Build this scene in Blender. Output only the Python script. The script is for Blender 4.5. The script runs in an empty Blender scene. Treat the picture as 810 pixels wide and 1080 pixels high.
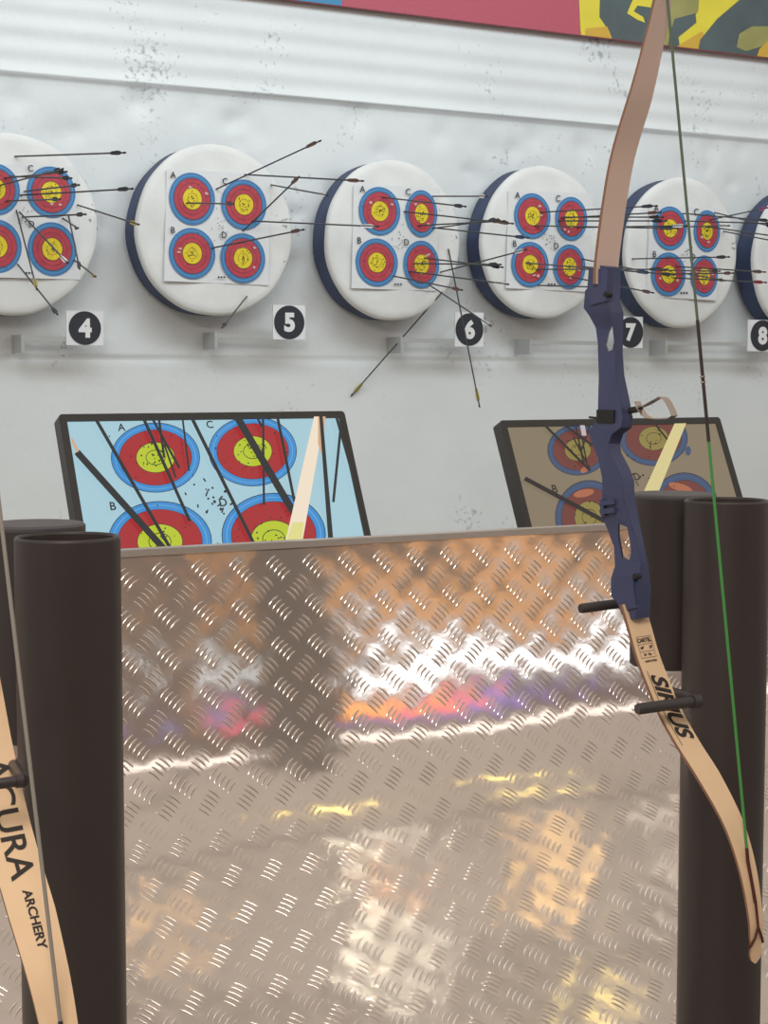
import bpy, bmesh, math, random
from mathutils import Vector, Matrix

rnd = random.Random(7)
R = math.radians
S = bpy.context.scene
C = S.collection

# ------------------------------------------------------------------ camera, world, lights
F = 1750.0                       # focal length in pixels of the 810 x 1080 frame
EYE = Vector((0, 0, 1.35))
YAW, PITCH = 29.0, 4.67
cam = bpy.data.cameras.new('camera')
cam.sensor_fit = 'VERTICAL'
cam.sensor_height = 36.0
cam.lens = F / 1080 * 36.0
cam.clip_end = 100
camo = bpy.data.objects.new('camera', cam)
C.objects.link(camo)
camo.location = EYE
camo.rotation_euler = (R(90 - PITCH), 0, R(-YAW))
S.camera = camo
ROT = camo.rotation_euler.to_matrix()

w = bpy.data.worlds.new('hall')
S.world = w
w.use_nodes = True
w.node_tree.nodes['Background'].inputs[0].default_value = (1.0, 0.91, 0.81, 1)
w.node_tree.nodes['Background'].inputs[1].default_value = 0.52


def area(name, loc, target, sx, sy, power, col):
    l = bpy.data.lights.new(name, 'AREA')
    l.shape = 'RECTANGLE'
    l.size, l.size_y, l.energy, l.color = sx, sy, power, col
    o = bpy.data.objects.new(name, l)
    C.objects.link(o)
    o.location = loc
    o.rotation_euler = (Vector(target) - Vector(loc)).to_track_quat('-Z', 'Y').to_euler()
    return o


area('range_light', (3.8, 4.6, 4.9), (4.2, 8.1, 2.2), 9.0, 1.2, 190, (0.84, 0.95, 1.0))
area('counter_light', (-1.0, -0.6, 4.2), (1.2, 2.4, 0.9), 2.5, 1.0, 115, (1.0, 0.89, 0.78))

S.view_settings.view_transform = 'Standard'
S.view_settings.look = 'None'
S.view_settings.gamma = 1
S.view_settings.exposure = 0
S.view_settings.use_curve_mapping = False


# ------------------------------------------------------------------ helpers
def ray(px, py):
    return (ROT @ Vector(((px - 405) / F, -(py - 540) / F, -1.0))).normalized()


def hit(px, py, p0, n):
    d = ray(px, py)
    return EYE + d * ((Vector(p0) - EYE).dot(n) / d.dot(n))


YN = Vector((0, 1, 0))


def onN(px, py, N):
    return hit(px, py, (0, N, 0), YN)


def lin(r, g, b):
    f = lambda c: (c / 255 / 12.92) if c / 255 <= 0.04045 else ((c / 255 + 0.055) / 1.055) ** 2.4
    return (f(r), f(g), f(b), 1)


def mat(name, rgb, rough=0.6, metal=0.0, var=0.0, scale=8.0, bump=0.0, bscale=30.0, spec=0.5, emit=None, estr=1.0):
    m = bpy.data.materials.new(name)
    m.use_nodes = True
    nt = m.node_tree
    b = nt.nodes['Principled BSDF']
    c = lin(*rgb)
    b.inputs['Base Color'].default_value = c
    b.inputs['Roughness'].default_value = rough
    b.inputs['Metallic'].default_value = metal
    b.inputs['Specular IOR Level'].default_value = spec
    if emit:
        b.inputs['Emission Color'].default_value = lin(*emit)
        b.inputs['Emission Strength'].default_value = estr
    if var or bump:
        tc = nt.nodes.new('ShaderNodeTexCoord')
    if var:
        n = nt.nodes.new('ShaderNodeTexNoise')
        n.inputs['Scale'].default_value = scale
        n.inputs['Detail'].default_value = 6
        nt.links.new(tc.outputs['Object'], n.inputs['Vector'])
        r = nt.nodes.new('ShaderNodeValToRGB')
        r.color_ramp.elements[0].position = 0.3
        r.color_ramp.elements[1].position = 0.7
        r.color_ramp.elements[0].color = tuple(v * (1 - var) for v in c[:3]) + (1,)
        r.color_ramp.elements[1].color = tuple(min(1, v * (1 + var)) for v in c[:3]) + (1,)
        nt.links.new(n.outputs['Fac'], r.inputs['Fac'])
        nt.links.new(r.outputs['Color'], b.inputs['Base Color'])
    if bump:
        n2 = nt.nodes.new('ShaderNodeTexNoise')
        n2.inputs['Scale'].default_value = bscale
        n2.inputs['Detail'].default_value = 4
        nt.links.new(tc.outputs['Object'], n2.inputs['Vector'])
        bp = nt.nodes.new('ShaderNodeBump')
        bp.inputs['Strength'].default_value = bump
        bp.inputs['Distance'].default_value = 0.01
        nt.links.new(n2.outputs['Fac'], bp.inputs['Height'])
        nt.links.new(bp.outputs['Normal'], b.inputs['Normal'])
    return m


def mesh(name, verts, faces, mats, parent=None, idx=None, smooth=False):
    me = bpy.data.meshes.new(name)
    me.from_pydata([tuple(v) for v in verts], [], faces)
    for m in (mats if isinstance(mats, (list, tuple)) else [mats]):
        me.materials.append(m)
    if idx:
        me.polygons.foreach_set('material_index', idx)
    if smooth:
        me.polygons.foreach_set('use_smooth', [True] * len(me.polygons))
    me.update()
    o = bpy.data.objects.new(name, me)
    C.objects.link(o)
    if parent:
        o.parent = parent
    return o


def sharp(o, ang=40):
    me = o.data
    bm = bmesh.new()
    bm.from_mesh(me)
    bmesh.ops.recalc_face_normals(bm, faces=bm.faces)
    for e in bm.edges:
        if len(e.link_faces) == 2:
            e.smooth = e.calc_face_angle(0) < R(ang)
    for f in bm.faces:
        f.smooth = True
    bm.to_mesh(me)
    bm.free()
    return o


def thing(name, label, cat, loc=(0, 0, 0), group=None):
    o = bpy.data.objects.new(name, None)
    C.objects.link(o)
    o.location = loc
    o.empty_display_size = 0.1
    o['label'] = label
    o['category'] = cat
    if group:
        o['group'] = group
    return o


class MB:
    """collects boxes, tubes and strips into one mesh"""
    def __init__(self):
        self.v, self.f, self.i = [], [], []

    def add(self, vs, fs, mi=0):
        b = len(self.v)
        self.v += [Vector(v) for v in vs]
        self.f += [tuple(b + k for k in f) for f in fs]
        self.i += [mi] * len(fs)

    def box(self, lo, hi, mi=0):
        x0, y0, z0 = lo
        x1, y1, z1 = hi
        self.add([(x0, y0, z0), (x1, y0, z0), (x1, y1, z0), (x0, y1, z0), (x0, y0, z1), (x1, y0, z1), (x1, y1, z1), (x0, y1, z1)],
                 [(0, 3, 2, 1), (4, 5, 6, 7), (0, 1, 5, 4), (1, 2, 6, 5), (2, 3, 7, 6), (3, 0, 4, 7)], mi)

    def tube(self, pts, rad, n=10, mi=0, caps=True):
        pts = [Vector(p) for p in pts]
        rads = rad if isinstance(rad, (list, tuple)) else [rad] * len(pts)
        b = len(self.v)
        ref = None
        for k, p in enumerate(pts):
            d = (pts[min(k + 1, len(pts) - 1)] - pts[max(k - 1, 0)]).normalized()
            if ref is None:
                ref = Vector((1, 0, 0)) if abs(d.x) < 0.8 else Vector((0, 1, 0))
            a = d.cross(ref).normalized()
            c = d.cross(a).normalized()
            ref = a.cross(d).normalized() * 1.0
            ref = -c
            for j in range(n):
                t = 2 * math.pi * j / n
                self.v.append(p + (a * math.cos(t) + c * math.sin(t)) * rads[k])
        for k in range(len(pts) - 1):
            for j in range(n):
                j2 = (j + 1) % n
                self.f.append((b + k * n + j, b + k * n + j2, b + (k + 1) * n + j2, b + (k + 1) * n + j))
                self.i.append(mi)
        if caps:
            self.f.append(tuple(b + j for j in reversed(range(n))))
            self.f.append(tuple(b + (len(pts) - 1) * n + j for j in range(n)))
            self.i += [mi, mi]

    def lathe(self, prof, n=48, axis='z', c=(0, 0, 0), mi=0):
        b = len(self.v)
        c = Vector(c)
        for r_, h in prof:
            for j in range(n):
                t = 2 * math.pi * j / n
                a, d = r_ * math.cos(t), r_ * math.sin(t)
                self.v.append(c + (Vector((a, d, h)) if axis == 'z' else Vector((a, h, d))))
        for k in range(len(prof) - 1):
            for j in range(n):
                j2 = (j + 1) % n
                self.f.append((b + k * n + j, b + k * n + j2, b + (k + 1) * n + j2, b + (k + 1) * n + j))
                self.i.append(mi)

    def build(self, name, mats, parent=None, ang=40):
        o = mesh(name, self.v, self.f, mats, parent, self.i)
        return sharp(o, ang)


def text_mesh(s, size, off=0.0, shear=0.0, space=1.0):
    """glyph outlines of the built-in font as flat triangles: verts (x, y), faces; centred"""
    cu = bpy.data.curves.new('t', 'FONT')
    cu.body = s
    cu.size = size
    cu.offset = off
    cu.shear = shear
    cu.space_character = space
    cu.align_x = 'CENTER'
    cu.align_y = 'CENTER'
    cu.resolution_u = 4
    o = bpy.data.objects.new('t', cu)
    me = bpy.data.meshes.new_from_object(o)
    vs = [(v.co.x, v.co.y) for v in me.vertices]
    fs = [tuple(p.vertices) for p in me.polygons]
    bpy.data.objects.remove(o)
    bpy.data.curves.remove(cu)
    bpy.data.meshes.remove(me)
    x0, x1 = min(v[0] for v in vs), max(v[0] for v in vs)
    y0, y1 = min(v[1] for v in vs), max(v[1] for v in vs)
    return [(v[0] - (x0 + x1) / 2, v[1] - (y0 + y1) / 2) for v in vs], fs


def clip(poly, x0, x1, y0, y1):
    for ax, lim, sg in ((0, x0, 1), (0, x1, -1), (1, y0, 1), (1, y1, -1)):
        out = []
        for k in range(len(poly)):
            a, b = poly[k - 1], poly[k]
            ia, ib = (a[ax] - lim) * sg >= 0, (b[ax] - lim) * sg >= 0
            if ia != ib:
                t = (lim - a[ax]) / (b[ax] - a[ax])
                out.append((a[0] + (b[0] - a[0]) * t, a[1] + (b[1] - a[1]) * t))
            if ib:
                out.append(b)
        poly = out
        if len(poly) < 3:
            return []
    return poly


# ------------------------------------------------------------------ materials
M = {}
M['wall'] = mat('white_padding', (224, 229, 230), 0.55, var=0.04, scale=1.6, bump=0.45, bscale=9)
def specks(m, scale, lo, hi, col):
    """small scattered scuffs and arrow holes"""
    nt = m.node_tree
    b = nt.nodes['Principled BSDF']
    src = b.inputs['Base Color'].links[0].from_socket
    tc = nt.nodes.new('ShaderNodeTexCoord')
    n = nt.nodes.new('ShaderNodeTexNoise')
    n.inputs['Scale'].default_value = scale
    n.inputs['Detail'].default_value = 3
    nt.links.new(tc.outputs['Object'], n.inputs['Vector'])
    n2 = nt.nodes.new('ShaderNodeTexNoise')
    n2.inputs['Scale'].default_value = scale / 14
    nt.links.new(tc.outputs['Object'], n2.inputs['Vector'])
    mu = nt.nodes.new('ShaderNodeMath')
    mu.operation = 'MULTIPLY'
    nt.links.new(n.outputs['Fac'], mu.inputs[0])
    nt.links.new(n2.outputs['Fac'], mu.inputs[1])
    mr = nt.nodes.new('ShaderNodeMapRange')
    mr.inputs['From Min'].default_value = lo
    mr.inputs['From Max'].default_value = hi
    nt.links.new(mu.outputs[0], mr.inputs['Value'])
    mx = nt.nodes.new('ShaderNodeMix')
    mx.data_type = 'RGBA'
    nt.links.new(mr.outputs['Result'], mx.inputs['Factor'])
    nt.links.new(src, mx.inputs['A'])
    mx.inputs['B'].default_value = lin(*col)
    nt.links.new(mx.outputs['Result'], b.inputs['Base Color'])


specks(M['wall'], 38, 0.37, 0.50, (172, 178, 183))
M['floor'] = mat('grey_floor', (150, 142, 132), 0.5, var=0.08, scale=3)
M['foam'] = mat('white_foam', (226, 228, 227), 0.7, var=0.05, scale=7, bump=0.5, bscale=7)
specks(M['foam'], 45, 0.40, 0.48, (140, 146, 152))
M['band'] = mat('blue_band', (56, 68, 100), 0.6, var=0.35, scale=6)
M['paper'] = mat('target_paper', (224, 227, 229), 0.6, var=0.02)
M['blue'] = mat('printed_blue', (66, 126, 180), 0.6)
M['lblue'] = mat('printed_light_blue', (96, 158, 208), 0.6)
M['red'] = mat('printed_red', (184, 66, 80), 0.6, var=0.12, scale=30)
M['yellow'] = mat('printed_yellow', (228, 206, 44), 0.6, var=0.1, scale=40)
M['ink'] = mat('black_ink', (44, 44, 48), 0.6)
M['rip'] = mat('torn_paper', (214, 176, 172), 0.8)
M['signdark'] = mat('charcoal_disc', (44, 48, 56), 0.5)
M['white'] = mat('white_board', (232, 234, 236), 0.5)
M['arm'] = mat('pale_grey_bar', (176, 178, 178), 0.45)
M['carbon'] = mat('black_carbon', (66, 68, 72), 0.45)
M['tube'] = mat('black_plastic_pipe', (62, 55, 55), 0.42, var=0.05, scale=4)
M['cap'] = mat('grey_cap', (84, 82, 86), 0.5)
M['peg'] = mat('dark_steel_peg', (72, 68, 70), 0.4, metal=0.3)
M['bezel'] = mat('dark_grey_bezel', (58, 58, 58), 0.45)
M['riser'] = mat('navy_riser', (66, 74, 110), 0.36, var=0.1, scale=12)
M['black'] = mat('black_rubber', (32, 32, 36), 0.5)
M['steel'] = mat('bright_steel', (205, 190, 180), 0.25, metal=1.0)
M['alu'] = mat('tread_plate', (230, 218, 208), 0.12, metal=0.68, var=0.04, scale=5, bump=0.02, bscale=60)
M['rail'] = mat('brushed_edge', (214, 208, 200), 0.45, metal=0.8)
M['wood'] = mat('maple_limb', (236, 204, 166), 0.45, var=0.05, scale=14)
M['rosy'] = mat('rosy_limb', (226, 202, 190), 0.45, var=0.03, scale=8)
M['limbedge'] = mat('limb_edge', (146, 108, 88), 0.5)
M['print'] = mat('limb_print', (40, 34, 32), 0.5)
M['green'] = mat('green_string', (70, 150, 72), 0.6)
M['grey_string'] = mat('grey_string', (150, 146, 138), 0.6)
M['olive_string'] = mat('olive_string', (88, 106, 88), 0.6)
M['serving'] = mat('dark_red_serving', (78, 34, 32), 0.6)
M['servedark'] = mat('dark_serving', (52, 44, 44), 0.6)

# ------------------------------------------------------------------ structure: floor, target wall, hall wall behind
NF, NW = 8.00, 8.23              # target faces and padded wall, metres in front of the camera along y


def struct(o):
    o['kind'] = 'structure'
    return o


struct(mesh('floor', [(-8, -9.2, 0), (18, -9.2, 0), (18, 8.6, 0), (-8, 8.6, 0)], [(0, 1, 2, 3)], M['floor']))

zl = onN(405, 112, NW).z         # ledge of the upper padding
zb = onN(545, 32, NW).z          # lower edge of the banner
zs = onN(480, 380, NW).z         # seam below the number signs
dents = [(rnd.uniform(-1, 10), rnd.uniform(zs + 0.1, zl - 0.05), rnd.uniform(0.02, 0.05), rnd.uniform(0.008, 0.02)) for _ in range(170)]
dents += [(-0.6 + 0.62 * k + rnd.uniform(-.1, .1), zl - 0.1 + rnd.uniform(-.03, .03), 0.045, 0.016) for k in range(17)]


def wall_y(x, z):
    y = NW
    if z > zl:
        y -= 0.015 + 0.0042 * math.cos((z - zl) / 0.115 * 2 * math.pi) + 0.004 * math.sin(x * 1.3 + z * 3)
    else:
        for (a, b, s, h) in dents:
            dx, dz = x - a, z - b
            if abs(dx) < 0.16 and abs(dz) < 0.16:
                y += h * math.exp(-(dx * dx + dz * dz) / (2 * s * s))
        if z > zs:
            y -= 0.006 + 0.006 * math.sin(x * 2.1 + z * 4.0) * math.sin(z * 5 + x)
        if abs(z - zs) < 0.012:
            y += 0.006
    y -= 0.022 * math.exp(-((z - zl) / 0.016) ** 2)
    return y


zlist = [0, 0.5, 1.0, 1.2, zs - 0.05, zs - 0.013, zs, zs + 0.013]
z = zs + 0.03
while z < zl - 0.04:
    zlist.append(z)
    z += 0.024
zlist += [zl - 0.03, zl - 0.022, zl - 0.015, zl - 0.008, zl, zl + 0.006, zl + 0.012]
z = zl + 0.02
while z < 4.6:
    zlist.append(z)
    z += 0.018 if z < zb + 0.1 else 0.4
xs = [-2.5 + 0.03 * k for k in range(420)]
vs = [(x, wall_y(x, z), z) for z in zlist for x in xs]
nx = len(xs)
fs = [(r * nx + c, r * nx + c + 1, (r + 1) * nx + c + 1, (r + 1) * nx + c) for r in range(len(zlist) - 1) for c in range(nx - 1)]
struct(mesh('wall_back', vs, fs, M['wall'], smooth=True))

# ------------------------------------------------------------------ banner above the padding
NB = NW - 0.075
ban = thing('banner', 'printed banner above the white padding, blue, red, yellow and dark grey fields', 'banner',
            (3.5, NB, zb))
BM = [mat('banner_red', (180, 84, 100), 0.6, bump=0.3, bscale=60), mat('banner_blue', (62, 134, 178), 0.6), mat('banner_yellow', (222, 206, 62), 0.6, var=0.06, scale=5),
      mat('banner_grey', (78, 90, 92), 0.6, var=0.2, scale=3), mat('banner_olive', (150, 146, 88), 0.6, var=0.15, scale=5), mat('banner_ochre', (206, 164, 60), 0.6)]
mb = MB()
b_x0, b_x1 = -1.0, 9.6
mb.box((b_x0, NB, zb), (b_x1, NB + 0.03, zb + 1.0), 0)
zc = zb


def banpoly(pts, mi, lay):
    ws = [onN(px, py, NB) for px, py in pts]
    p2 = clip([(q.x, q.z) for q in ws], b_x0, b_x1, zb, zb + 1.0)
    if p2:
        y = NB - 0.0012 * lay
        mb.add([(a, y, b) for a, b in p2], [tuple(range(len(p2)))], mi)


banpoly([(150, -160), (362, -160), (360, 30), (100, 30)], 1, 1)
banpoly([(604, -160), (1000, -160), (1000, 120), (618, 80), (612, 30)], 2, 1)
banpoly([(634, -60), (700, -60), (720, 70), (641, 60), (643, 34), (632, 18)], 3, 2)
banpoly([(661, 14), (672, -12), (690, -8), (686, 8), (672, 6), (668, 12), (678, 18), (680, 24), (672, 21)], 2, 3)
banpoly([(618, 30), (640, 28), (645, 40), (642, 60), (614, 58)], 5, 3)
banpoly([(700, -40), (740, -40), (736, 12), (726, 26), (712, 36), (706, 50), (700, 80)], 4, 3)
banpoly([(711, 20), (733, 14), (734, 24), (714, 40), (704, 50), (706, 36)], 3, 4)
banpoly([(712, 50), (740, 33), (744, 40), (735, 70), (700, 66)], 5, 4)
banpoly([(730, 80), (738, 42), (756, 20), (784, -4), (820, -60), (1000, -60), (1000, 130)], 3, 5)
banpoly([(776, 50), (779, 36), (792, 28), (815, 28), (815, 44), (800, 50), (786, 54)], 4, 6)
banpoly([(792, 75), (800, 52), (812, 40), (840, 30), (840, 90)], 5, 7)
mb.build('printed_sheet', BM, ban, 30)
for o in ban.children:
    o.matrix_parent_inverse = Matrix.Translation(-ban.location)

# ------------------------------------------------------------------ straw/foam bosses with paper target faces
UA = R(YAW)


def xfac(px):
    return math.cos(UA) - (px - 405) / F * math.sin(UA)


BOSS = {  # sign number: face centre px, half height px, width trim, paper corners (tl, tr, br, bl), spots {letter: (cx, cy, rx, ry)}
    '4': (13, 236, 96, 0.99, [(-34, 172), (80, 176), (84, 295), (-36, 292)],
          dict(A=(-6, 200, 26, 27), B=(-4, 260, 26, 28), C=(53, 203, 26, 27), D=(54, 263, 26, 28.5))),
    '5': (229, 243, 90.5, 0.985, [(175, 178), (284.5, 185), (282.5, 301), (172, 296.5)],
          dict(A=(201.5, 210, 24, 27), B=(201.5, 267.5, 24.3, 26.5), C=(256, 216, 24, 26.3), D=(255, 272.5, 23.8, 26.2))),
    '6': (417, 253.5, 84.5, 0.96, [(372, 195), (462, 198), (460, 307), (369.5, 304)],
          dict(A=(399, 223, 21.8, 25), B=(396, 277, 22.2, 25), C=(443, 225.5, 17, 24.6), D=(443, 279, 19, 25))),
    '7': (575, 256, 80.5, 0.96, [(535, 201), (624, 204), (621, 308), (532.5, 304)],
          dict(A=(560, 228, 19, 23.5), B=(557.5, 279, 19.6, 23.5), C=(601, 231, 17, 23), D=(599, 281.5, 17, 23.5))),
    '8': (721, 266.5, 79.5, 0.93, [(684, 217), (762, 220.5), (754, 317), (681, 313)],
          dict(A=(705, 241, 17.6, 22.6), B=(703.5, 289.5, 18, 22.8), C=(744, 244, 14, 22), D=(741, 291.5, 14.5, 22))),
    '9': (850, 275, 76, 0.93, [(818, 228), (890, 231), (886, 322), (815, 319)],
          dict(A=(836, 252, 16, 21.5), B=(834, 296, 16, 21.5), C=(868, 254, 14, 21.5), D=(866, 298, 14, 21.5))),
}
PM = [M['paper'], M['blue'], M['lblue'], M['red'], M['yellow'], M['ink'], M['rip']]
where = {'4': 'cut by the left edge of the photo', '5': 'left of the round sign 5', '6': 'left of the round sign 6',
         '7': 'just left of the upright bow', '8': 'behind the bowstring', '9': 'cut by the right edge of the photo'}
for num, (cx, cy, hh, trim, quad, spots) in BOSS.items():
    c = onN(cx, cy, NF)
    zd = (c - EYE).dot(ROT @ Vector((0, 0, -1)))
    rad = hh * zd / F
    root = thing('archery_target', 'round white foam target with blue side, ' + where[num], 'target', (c.x, NF + 0.18, c.z),
                 'round archery targets along the wall')
    n = 72
    rr = [rad * (1 + 0.006 * math.sin(2 * t + 1) + 0.008 * math.sin(3 * t + cx) + 0.003 * math.sin(11 * t + cy)) for t in [2 * math.pi * j / n for j in range(n)]]
    # foam: front face with a rounded rim
    vs, fs = [], []
    prof = [(0.0, -0.182), (0.35, -0.182), (0.7, -0.181), (0.9, -0.180), (0.965, -0.177), (0.99, -0.168), (1.0, -0.155), (1.0, -0.142)]
    for (k, h) in prof:
        for j in range(n):
            t = 2 * math.pi * j / n
            bump = (0.005 * math.sin(3 * t + cx) + 0.003 * math.sin(7 * t + cy)) if k > 0.6 else 0
            vs.append((rr[j] * k * math.cos(t) * trim, h + bump, rr[j] * k * math.sin(t)))
    for k in range(len(prof) - 1):
        for j in range(n):
            j2 = (j + 1) % n
            fs.append((k * n + j, k * n + j2, (k + 1) * n + j2, (k + 1) * n + j))
    sharp(mesh('foam_face', vs, fs, M['foam'], root), 50)
    vs, fs = [], []
    prof = [(0.994, -0.158), (0.994, -0.12), (0.985, -0.05), (0.99, -0.0), (0.0, -0.0)]
    for (k, h) in prof:
        for j in range(n):
            t = 2 * math.pi * j / n
            vs.append((rr[j] * k * math.cos(t) * trim, h, rr[j] * k * math.sin(t)))
    for k in range(len(prof) - 1):
        for j in range(n):
            j2 = (j + 1) % n
            fs.append((k * n + j, k * n + j2, (k + 1) * n + j2, (k + 1) * n + j))
    sharp(mesh('side_band', vs, fs, M['band'], root), 50)
    # paper face: one sheet with its print
    off = Vector((c.x, NF + 0.18, c.z))
    yp = -0.1905
    mb = MB()
    q = [onN(a, b, NF) - off for a, b in quad]
    G = 10

    def sheet_y(u, v):
        return yp - 0.004 * math.sin(3 * u + cx) * v - 0.006 * max(0, abs(v - 0.5) - 0.42)
    g = []
    for a in range(G + 1):
        for b in range(G + 1):
            u, v = a / G, b / G
            p = (q[0] * (1 - u) + q[1] * u) * (1 - v) + (q[3] * (1 - u) + q[2] * u) * v
            g.append((p.x, sheet_y(u, v), p.z))
    mb.add(g, [(a * (G + 1) + b, a * (G + 1) + b + 1, (a + 1) * (G + 1) + b + 1, (a + 1) * (G + 1) + b) for a in range(G) for b in range(G)], 0)
    yq = yp - 0.005

    def disc(px, py, rx, ry, mi, lay, n=40, r0=0.0, jag=0.0):
        p = onN(px, py, NF) - off
        X = rx * zd / F / xfac(px)
        Z = ry * zd / F
        y = yq - 0.0009 * lay
        ring = [(p.x + X * math.cos(2 * math.pi * j / n) * (1 + rnd.uniform(-jag, jag)), y, p.z + Z * math.sin(2 * math.pi * j / n) * (1 + rnd.uniform(-jag, jag))) for j in range(n)]
        if r0 == 0:
            mb.add(ring, [tuple(reversed(range(n)))], mi)
        else:
            inn = [(p.x + (a[0] - p.x) * r0, y, p.z + (a[2] - p.z) * r0) for a in ring]
            mb.add(ring + inn, [(j, n + j, n + (j + 1) % n, (j + 1) % n) for j in range(n)], mi)

    def glyph(s, px, py, hpx, lay=6):
        p = onN(px, py, NF) - off
        sc = hpx * zd / F
        tv, tf = text_mesh(s, sc * 1.4, sc * 0.02)
        mb.add([(p.x + a, yq - 0.0009 * lay, p.z + b) for a, b in tv], tf, 5)
    for L, (sx, sy, rx, ry) in spots.items():
        disc(sx, sy, rx, ry, 1, 0)
        disc(sx, sy, rx * 0.91, ry * 0.91, 2, 1, r0=0.965)
        disc(sx, sy, rx * 0.80, ry * 0.80, 3, 1)
        disc(sx, sy, rx * 0.80, ry * 0.80, 5, 2, r0=0.985)
        disc(sx, sy, rx * 0.61, ry * 0.61, 5, 2, r0=0.985)
        disc(sx, sy, rx * 0.43, ry * 0.43, 4, 2, jag=0.02)
        disc(sx, sy, rx * 0.43, ry * 0.43, 5, 3, r0=0.96)
        disc(sx, sy, rx * 0.22, ry * 0.22, 5, 3, r0=0.95)
        glyph(L, sx - rx * 0.85, sy - ry * 0.93, 6.5)
        for _ in range(16):      # arrow holes
            a, d = rnd.uniform(0, 6.28), rnd.uniform(0, 0.36)
            disc(sx + rx * d * math.cos(a), sy + ry * d * math.sin(a), 0.55, 0.7, 5, 4, 6)
        for _ in range(6):
            a, d = rnd.uniform(0, 6.28), rnd.uniform(0.4, 0.95)
            disc(sx + rx * d * math.cos(a), sy + ry * d * math.sin(a), 0.45, 0.5, 5, 4, 6)
        if rnd.random() < 0.6:   # torn patches
            for _ in range(2):
                a, d = rnd.uniform(0, 6.28), rnd.uniform(0.45, 0.65)
                disc(sx + rx * d * math.cos(a), sy + ry * d * math.sin(a), 1.8, 1.3, 6, 5, 9, jag=0.35)
    mx = sum(s[0] for s in spots.values()) / 4
    my = sum(s[1] for s in spots.values()) / 4
    for _ in range(18):
        disc(mx + rnd.gauss(0, 4), my + rnd.gauss(0, 6), 0.5, 0.6, 5, 4, 6)
    b0 = quad[3][0] * 0.42 + quad[2][0] * 0.58 - 4
    glyph('▬', b0, quad[3][1] - 6, 2.2) if False else None
    for k in range(3):           # tiny maker's block at the lower edge
        disc(b0 - 3 + 3 * k, quad[3][1] - 4, 1.4, 1.2, 5, 4, 4)
    o = mb.build('paper_target_face', PM, root, 60)
    o['label'] = 'paper sheet printed with four coloured ring spots'

# ------------------------------------------------------------------ round number signs on their arms
SIGNS = {'4': (89.5, 346, 39, 36, 18, 24, 357, 70), '5': (305, 340, 34, 36, 16, 228, 354, 285), '6': (495, 347.5, 30, 36, 14.5, 424, 359, 478),
         '7': (665, 350.5, 26, 33, 13.5, 560, 361, 648), '8': (804, 354, 30, 33, 14, 703, 362, 790)}
NS = 8.06
for num, (cx, cy, pw, ph, rx, ax, ay, ax2) in SIGNS.items():
    c = onN(cx, cy, NS)
    zd = (c - EYE).dot(ROT @ Vector((0, 0, -1)))
    k = zd / F
    root = thing('number_sign', 'square white sign with dark disc and white numeral ' + num, 'sign', c, 'lane number signs')
    W_, H_ = pw * k / xfac(cx) / 2, ph * k / 2
    mb = MB()
    mb.box((-W_, 0, -H_), (W_, 0.008, H_))
    mb.build('board', M['white'], root)
    mb = MB()
    rxx, rz = rx * k / xfac(cx) , ph * 0.49 * k
    n = 40
    rr = min(rxx, rz)
    mb.lathe([(0.0, -0.003), (rr, -0.003), (rr, 0.0)], n, 'y')
    mb.build('dark_disc', M['signdark'], root)
    tv, tf = text_mesh(num, rr * 1.45, rr * 0.075)
    mb = MB()
    mb.add([(a, -0.0045, b) for a, b in tv], tf)
    mb.build('numeral', M['white'], root)
    a0, a1 = onN(ax, ay, NS) - c, onN(ax2, ay + 1, NS) - c
    zz = a0.z
    mb = MB()
    mb.box((a0.x, 0.004, zz - 0.011), (-W_ + 0.01, 0.02, zz + 0.011))
    mb.build('arm', M['arm'], root)
    mb = MB()
    mb.box((a0.x - 0.008, 0.0, zz - 0.07), (a0.x + 0.008, NW - NS - 0.01, zz + 0.02))
    mb.build('wall_bracket', M['arm'], root)

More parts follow.
